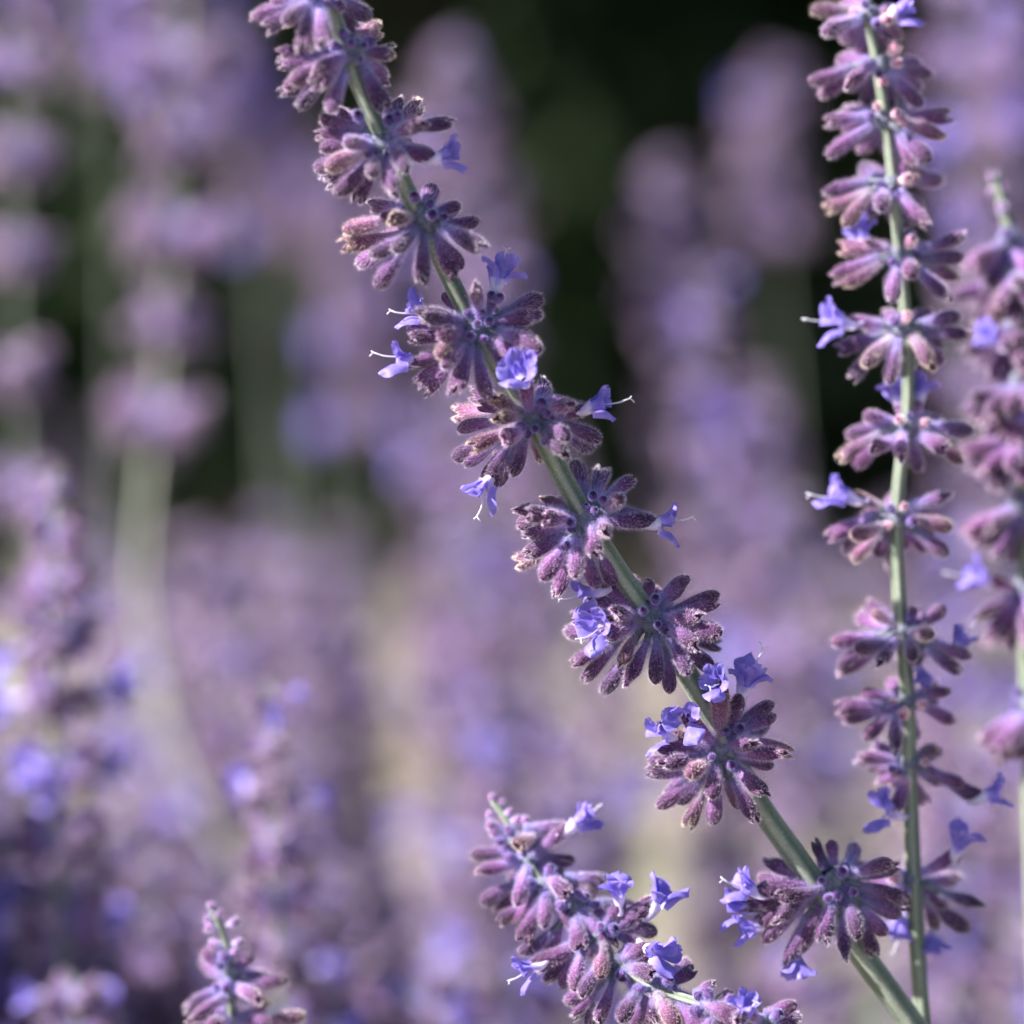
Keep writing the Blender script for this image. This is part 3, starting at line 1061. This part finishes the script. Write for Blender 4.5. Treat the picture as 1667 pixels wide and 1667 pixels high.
# base pixel (crop), mouth direction (right, up, towards viewer), scale
F_MAIN = [(1, 1085, 860, (1, .25, .25), 1.0), (2, 690, 310, (.22, 1, -.1), 1.15), (2, 270, 690, (-1, .15, .2), 1.0), (2, 330, 440, (-1, .35, -.1), 1.0), (2, 850, 800, (-.25, .25, .9), 1.25),
          (2, 1165, 950, (1, .35, .3), 1.05), (2, 655, 1310, (-.45, -.8, .25), 1.05), (3, 805, 440, (1, .15, .15), 1.0), (3, 570, 990, (-.55, -.1, .85), 1.15), (3, 530, 800, (-1, -.15, -.2), 1.0),
          (4, 518, 290, (.25, 1, .1), 1.2), (4, 440, 230, (-.4, .1, .9), 1.0), (4, 290, 360, (-.3, -.1, .95), 1.15), (4, 240, 440, (-1, .05, .3), 1.0), (4, 590, 1080, (-1, .5, .2), 1.05),
          (4, 560, 1150, (-1, .15, -.1), 1.0), (4, 600, 1210, (-.85, -.25, .1), .95), (4, 735, 1320, (.15, -1, .1), 1.0)]


def nearest_axis(path, p):
    i = min(range(1, len(path) - 1), key=lambda k: (path[k] - p).length_squared)
    return (path[i - 1] - path[i + 1]).normalized(), path[i]


def build_main():
    rng = random.Random(1)
    pts = [at(x, y, main_z(y)) for x, y in MAIN_PX]
    full = to_ground(pts, .5)
    root = thing('flower_stem', 'sharp leaning square stem ringed by fuzzy purple whorls, in front of all others', 'flower stem', Vector((full[-1].x, full[-1].y, 0)))
    _, path = stem_object(root, full, .00085, .0015, 'stem', hairs=9000, seed=3, n=10, hair_to=.8)
    for crop, c, cal, buds in W_MAIN:
        px, py = cpx(crop, *c)
        axis, on = nearest_axis(path, at(px, py, main_z(py)))
        traced_whorl(root, crop, c, main_z(py), cal, buds, rng, axis)
    for crop, x, y, d, s in F_MAIN:
        px, py = cpx(crop, x, y)
        zz = main_z(py) + .0035 * d[2] + .001
        seat_flower(root, at(px, py, zz), cdir(*d), rng, s)


# ------------------------------------------------------------------ the upright stem to the right
B_PX = [(1405, -60), (1412, 0), (1415, 30), (1430, 120), (1445, 220), (1455, 310), (1463, 400), (1475, 530), (1478, 650), (1460, 830), (1464, 980), (1477, 1130), (1480, 1250),
        (1486, 1400), (1490, 1500), (1502, 1660), (1510, 1760)]
BZ = -.021
W_B = [
    (5, (450, 70), [(370, 50, 165, 50, 0), (370, 90, 215, 160, 1), (490, 120, 520, 220, 0), (500, 50, 560, 20, 0), (420, 40, 330, 10, -1)]),
    (5, (500, 310), [(360, 320, 175, 430, 0), (450, 300, 360, 410, 1), (530, 350, 700, 515, 0), (570, 320, 720, 350, -1), (580, 330, 670, 430, -1), (420, 320, 200, 460, -1)]),
    (5, (510, 580), [(430, 560, 240, 590, 0), (450, 600, 238, 755, 0), (580, 580, 825, 565, -1), (580, 590, 800, 640, 0), (590, 640, 730, 775, 1), (580, 640, 660, 795, 0), (440, 540, 330, 530, -1)]),
    (5, (550, 890), [(440, 880, 230, 930, 0), (440, 920, 250, 1000, -1), (450, 920, 330, 1085, 1), (580, 920, 690, 1110, 1), (620, 860, 800, 875, -1), (600, 850, 620, 790, 0), (500, 930, 500, 1005, 1), (470, 860, 390, 835, -1), (590, 890, 680, 850, 0)]),
    (5, (600, 1230), [(500, 1200, 310, 1200, 0, 't'), (490, 1240, 275, 1345, 0), (500, 1260, 335, 1405, 0), (590, 1290, 520, 1460, 1), (630, 1270, 650, 1330, 1), (680, 1310, 825, 1440, 1), (680, 1210, 890, 1180, 0), (680, 1240, 900, 1255, 0), (670, 1280, 865, 1340, 0), (630, 1190, 645, 1120, 0)]),
    (6, (450, 85), [(360, 55, 250, 45, 0), (370, 100, 225, 150, 0), (360, 130, 270, 250, 0), (420, 130, 405, 265, 1), (500, 110, 595, 205, 0), (510, 65, 660, 20, 0), (520, 90, 690, 95, 0), (500, 110, 560, 200, 1), (400, 120, 310, 200, 1, 't')]),
    (6, (470, 435), [(370, 420, 245, 460, 0), (370, 450, 230, 545, 0, 't'), (370, 470, 275, 580, 0), (440, 470, 430, 545, 1), (400, 490, 330, 535, 1), (490, 480, 505, 595, 0), (520, 430, 705, 450, 0), (550, 470, 670, 555, 0), (530, 470, 600, 510, 1), (400, 410, 310, 390, 0)]),
    (6, (430, 765), [(360, 710, 270, 685, 0), (350, 760, 190, 830, 0), (350, 790, 235, 885, 0), (390, 810, 360, 905, 0), (350, 800, 290, 850, 1), (350, 830, 265, 915, 0, 't'), (470, 720, 615, 685, 0), (500, 760, 630, 800, 0), (460, 790, 520, 890, 0), (490, 810, 615, 895, 0)]),
    (6, (450, 1165), [(420, 1150, 340, 1105, 0, 't'), (360, 1190, 195, 1220, 0), (350, 1220, 205, 1285, 0), (350, 1250, 235, 1335, 0), (410, 1220, 370, 1285, 1), (370, 1220, 295, 1265, 1), (490, 1140, 495, 1080, 0), (520, 1160, 605, 1085, 0), (540, 1210, 695, 1270, 0), (530, 1230, 645, 1320, 0), (490, 1210, 480, 1270, 1), (490, 1180, 560, 1190, 1, 't')]),
    (6, (465, 1430), [(390, 1440, 222, 1450, 0), (380, 1460, 235, 1505, 0), (390, 1470, 320, 1570, 0), (410, 1470, 410, 1605, 1), (440, 1480, 440, 1575, 0), (510, 1440, 640, 1495, 0), (400, 1410, 305, 1385, 0), (520, 1400, 615, 1380, 0)]),
    (4, (1200, 560), [(1130, 540, 1005, 530, 0), (1165, 580, 1140, 660, 0), (1245, 540, 1300, 480, 0), (1250, 560, 1340, 590, 0), (1300, 590, 1420, 650, 0), (1370, 630, 1485, 700, 0), (1160, 540, 1080, 600, -1)]),
    (4, (1205, 1030), [(1150, 1010, 1060, 960, 0), (1260, 1000, 1390, 930, 0), (1250, 1050, 1350, 1145, 0), (1320, 1080, 1500, 1135, 0), (1280, 1110, 1310, 1235, 0, 't'), (1290, 1050, 1420, 1010, -1), (1160, 1050, 1060, 1090, -1), (1260, 1120, 1450, 1230, -1)]),
]
F_B = [(5, 520, 70, (1, .4, .1), 1.1), (6, 265, 55, (-1, .1, .2), 1.15), (6, 445, 360, (-.35, 1, -.2), 1.1), (6, 505, 350, (.15, 1, -.3), 1.1), (6, 285, 690, (-1, .3, .1), 1.15),
       (4, 1155, 760, (-.7, .3, .5), 1.1), (4, 1385, 940, (.35, 1, .3), 1.2), (4, 1475, 695, (1, .3, .1), 1.1), (4, 1185, 1150, (-.4, -1, -.1), 1.1), (4, 1300, 1220, (-.1, -1, -.1), 1.0),
       (5, 430, 1200, (-.3, 1, -.3), 1.1), (6, 630, 1240, (.6, .7, -.2), .9), (6, 500, 1290, (.3, -1, .3), .8)]


def build_right():
    rng = random.Random(2)
    pts = [at(x, y, BZ) for x, y in B_PX]
    full = to_ground(pts, .2)
    root = thing('flower_stem', 'slightly soft upright spike with green stem rising behind the leaning stem\'s lowest whorl', 'flower stem', Vector((full[-1].x, full[-1].y, 0)))
    _, path = stem_object(root, full, .00058, .00105, 'stem', hairs=3000, seed=4, n=8)
    for crop, c, cal in W_B:
        px, py = cpx(crop, *c)
        axis, on = nearest_axis(path, at(px, py, BZ))
        traced_whorl(root, crop, c, BZ, cal, [], rng, axis, extra=9, node=.55, cream=3)
    for crop, x, y, d, s in F_B:
        px, py = cpx(crop, x, y)
        seat_flower(root, at(px, py, BZ + .003 * d[2]), cdir(*d), rng, s)


# ------------------------------------------------------------------ spikes whose whorls are grown, not traced
def grown_spike(label, px_pts, zs, whorls, flowers, seed, r0, r1, mat='stem', droop=R(45), view_bias=0.0, bow=.3):
    rng = random.Random(seed)
    pts = [at(x, y, z) for (x, y), z in zip(px_pts, zs)]
    full = to_ground(pts, bow)
    root = thing('flower_stem', label, 'flower stem', Vector((full[-1].x, full[-1].y, 0)))
    _, path = stem_object(root, full, r0, r1, mat, hairs=1500, seed=seed, n=8)

    def zat(py):
        ys = [p[1] for p in px_pts]
        return float(np.interp(py, ys, zs))
    for (x, y, s, n, kind) in whorls:
        C = at(x, y, zat(y))
        axis, _ = nearest_axis(path, C)
        w = link('whorl', rng.choice(NODE), root, frame_z(axis, rng.uniform(0, 6.28), C, (s * .8, s * .8, s * .8) if kind != 'nub' else (s * .3, s * .3, s * .4)))
        if kind == 'nub':
            for d in whorl_dirs(rng, n, R(10), axis):
                add_bud(w, C + d * .0004, d + axis * .5, rng, s * .62).color = (1.5, 1.6, 1.35, 1)
            continue
        for d in whorl_dirs(rng, n, droop, axis):
            if kind == 'down':
                d = (d + Vector((0, 0, -.75)) - FWD * .15).normalized()
            add_calyx(w, C + d * .0011, C + d * (.0011 + CL * s * rng.uniform(.85, 1.08)), rng, tint=rng.choice((None, None, None, (1.35, 1.25, 1.3))))
        for i in range(5):
            d = (Vector((rng.uniform(-1, 1), rng.uniform(-1, 1), rng.uniform(-1, 1))) + axis * .3).normalized()
            add_bud(w, C + d * .0012, d, rng, rng.uniform(.6, .95))
    for (x, y, d, s) in flowers:
        seat_flower(root, at(x, y, zat(y) + .003 * d[2] + .001), cdir(*d), rng, s)


def build_grown():
    grown_spike('half cut spike with small pale knobbly tip, crowding behind the upright green-stemmed spike',
                [(1620, 285), (1632, 330), (1645, 390), (1656, 500), (1660, 620), (1664, 760), (1668, 900), (1672, 1100), (1680, 1350), (1690, 1650)], [-.044] * 10,
                [(1620, 292, .8, 3, 'nub'), (1626, 312, .9, 4, 'nub'), (1634, 345, 1.1, 6, 'nub'), (1643, 392, .9, 14, 'down'), (1648, 445, 1.12, 26, 'down'), (1655, 530, 1.12, 26, 'down'), (1660, 625, 1.12, 26, 'down'),
                 (1662, 710, 1.12, 26, 'down'), (1664, 825, 1.12, 26, 'down'), (1668, 965, 1.12, 26, 'down'), (1676, 1150, 1.12, 26, 'down')],
                [(1625, 560, (-.6, .6, .4), 1.0), (1640, 690, (.2, .8, .4), 1.1), (1615, 945, (-1, .3, .2), 1.1)], 31, .0007, .0015)


def traced_spike(label, crop, path_px, zs, centres, calyxes, nubs, flowers, seed, r0, r1, bow=.4):
    rng = random.Random(seed)
    P = [cpx(crop, x, y) for x, y in path_px]
    pts = [at(x, y, z) for (x, y), z in zip(P, zs)]
    full = to_ground(pts, bow)
    root = thing('flower_stem', label, 'flower stem', Vector((full[-1].x, full[-1].y, 0)))
    _, path = stem_object(root, full, r0, r1, 'stem', hairs=1500, seed=seed, n=8, grow=.08)

    def zat(x, y):
        i = min(range(len(path_px)), key=lambda k: math.hypot(path_px[k][0] - x, path_px[k][1] - y))
        return zs[i]
    groups = {c: [] for c in centres}
    for e in calyxes:
        c = min(centres, key=lambda q: math.hypot(q[0] - e[0], q[1] - e[1]))
        groups[c].append(e)
    for c in centres:
        z = zat(*c)
        axis, _ = nearest_axis(path, at(*cpx(crop, *c), z))
        traced_whorl(root, crop, c, z, groups[c], [], rng, axis, extra=4, node=.5)
    for x, y, dx, dy, s in nubs:
        px, py = cpx(crop, x, y)
        z = zat(x, y)
        axis, on = nearest_axis(path, at(px, py, z))
        d = cdir(dx, dy, rng.uniform(-.3, .6))
        w = link('tip_bud', rng.choice(BUD), root, frame_z(d, 0, at(px, py, z), (s, s, s)))
        w.color = (1.6, 1.7, 1.4, 1)
    for x, y, d, s in flowers:
        px, py = cpx(crop, x, y)
        seat_flower(root, at(px, py, zat(x, y) + .003 * d[2] + .001), cdir(*d), rng, s)


def build_traced_spikes():
    traced_spike('short dense drooping spike with a thin green tip, leaning over below the sharp stem', 7,
                 [(180, 130), (240, 215), (290, 310), (340, 400), (410, 510), (575, 620), (680, 760), (760, 875), (940, 1000), (1200, 1090), (1440, 1165), (1700, 1280)],
                 [-.021, -.020, -.019, -.017, -.015, -.012, -.009, -.007, -.003, .001, .003, .004],
                 [(290, 310), (345, 410), (420, 520), (575, 620), (680, 760), (760, 880), (950, 1005), (1200, 1090), (1440, 1165)],
                 [(275, 360, 75, 385, 0), (290, 410, 118, 470, 0), (270, 540, 125, 605, 0), (320, 630, 215, 690, 0), (335, 440, 305, 610, 1), (400, 590, 325, 770, 1), (430, 770, 330, 865, 0),
                  (470, 540, 525, 740, 1), (420, 540, 430, 710, 1), (590, 640, 735, 800, 1), (560, 700, 585, 805, 1), (520, 800, 395, 905, 0), (540, 830, 425, 955, 0), (550, 860, 470, 980, 0),
                  (600, 820, 550, 1005, 1), (690, 800, 690, 955, 1), (670, 960, 525, 1080, 0), (690, 980, 555, 1125, 0), (740, 960, 695, 1170, 1), (810, 940, 895, 1170, 1), (940, 1030, 1040, 1180, 1),
                  (320, 255, 535, 258, 0), (390, 290, 300, 320, 1), (420, 370, 545, 435, 0), (540, 470, 715, 505, 0), (740, 640, 925, 640, 0), (760, 690, 945, 745, 0), (780, 750, 885, 805, 0),
                  (830, 910, 905, 930, 1), (1000, 1000, 1195, 1115, 1), (1000, 990, 1115, 915, 0), (1090, 1010, 1215, 985, 0), (1140, 1060, 1305, 1135, 1), (1040, 910, 1095, 880, -1),
                  (1170, 1120, 1305, 1180, 0), (1450, 1110, 1595, 1080, 0), (1440, 1130, 1600, 1155, 0), (810, 1030, 780, 1150, 1), (350, 560, 290, 700, 0), (480, 680, 445, 860, 0), (640, 660, 640, 850, 0),
                  (640, 900, 600, 1030, 1), (450, 460, 520, 560, 1), (360, 330, 460, 360, 0), (700, 600, 850, 620, -1), (1320, 1090, 1270, 1040, -1), (1340, 1080, 1340, 1150, 1), (880, 1050, 840, 1180, 0),
                  (1060, 1090, 1160, 1200, 1), (1200, 1150, 1150, 1260, 1), (600, 1080, 640, 1190, 0)],
                 [(180, 130, -.2, 1, .55), (195, 165, .8, .6, .5), (190, 200, -.9, .4, .6), (235, 190, .9, .5, .6), (205, 245, -1, .2, .8), (262, 225, 1, .3, .8), (230, 275, -1, .1, .9), (290, 235, 1, .4, .9), (215, 150, .3, 1, .5)],
                 [(520, 258, (.8, .55, 0), 1.1), (915, 640, (.5, .8, .15), 1.15), (770, 610, (-.1, 1, .1), 1.05), (900, 800, (.6, -.25, .7), 1.2), (395, 890, (-.8, -.35, .1), .9), (1350, 1120, (.1, .7, .7), .9)],
                 32, .0004, .0008, bow=.5)
    traced_spike('small pale spike tip with whitish knobs poking up among dark violet spikes', 8,
                 [(822, 905), (845, 960), (875, 1040), (893, 1130), (897, 1210), (893, 1330), (900, 1500), (905, 1700)], [-.023] * 8,
                 [(893, 1150), (895, 1235), (893, 1345)],
                 [(880, 1150, 785, 1065, 0), (905, 1150, 975, 1085, 0), (870, 1210, 718, 1262, 0), (860, 1240, 765, 1325, 1), (930, 1200, 1105, 1180, 0), (930, 1230, 1035, 1275, 0), (920, 1205, 995, 1215, 1),
                  (880, 1330, 810, 1345, 1), (930, 1340, 1060, 1330, 0), (880, 1180, 800, 1130, -1), (960, 1350, 1180, 1330, 0, 't'), (850, 1350, 720, 1380, 0)],
                 [(822, 912, -.2, 1, .6), (832, 930, .9, .5, .6), (825, 955, -.9, .5, .6), (845, 985, -1, .3, .85), (880, 968, 1, .4, .85), (870, 1050, -1, .1, 1.0), (900, 1040, 1, .2, .7), (885, 1090, .8, .5, .8)],
                 [], 33, .0004, .0008)


build_ground()
build_hedge()
build_whorl_variants()
build_background()
build_main()
build_right()
build_grown()
build_traced_spikes()
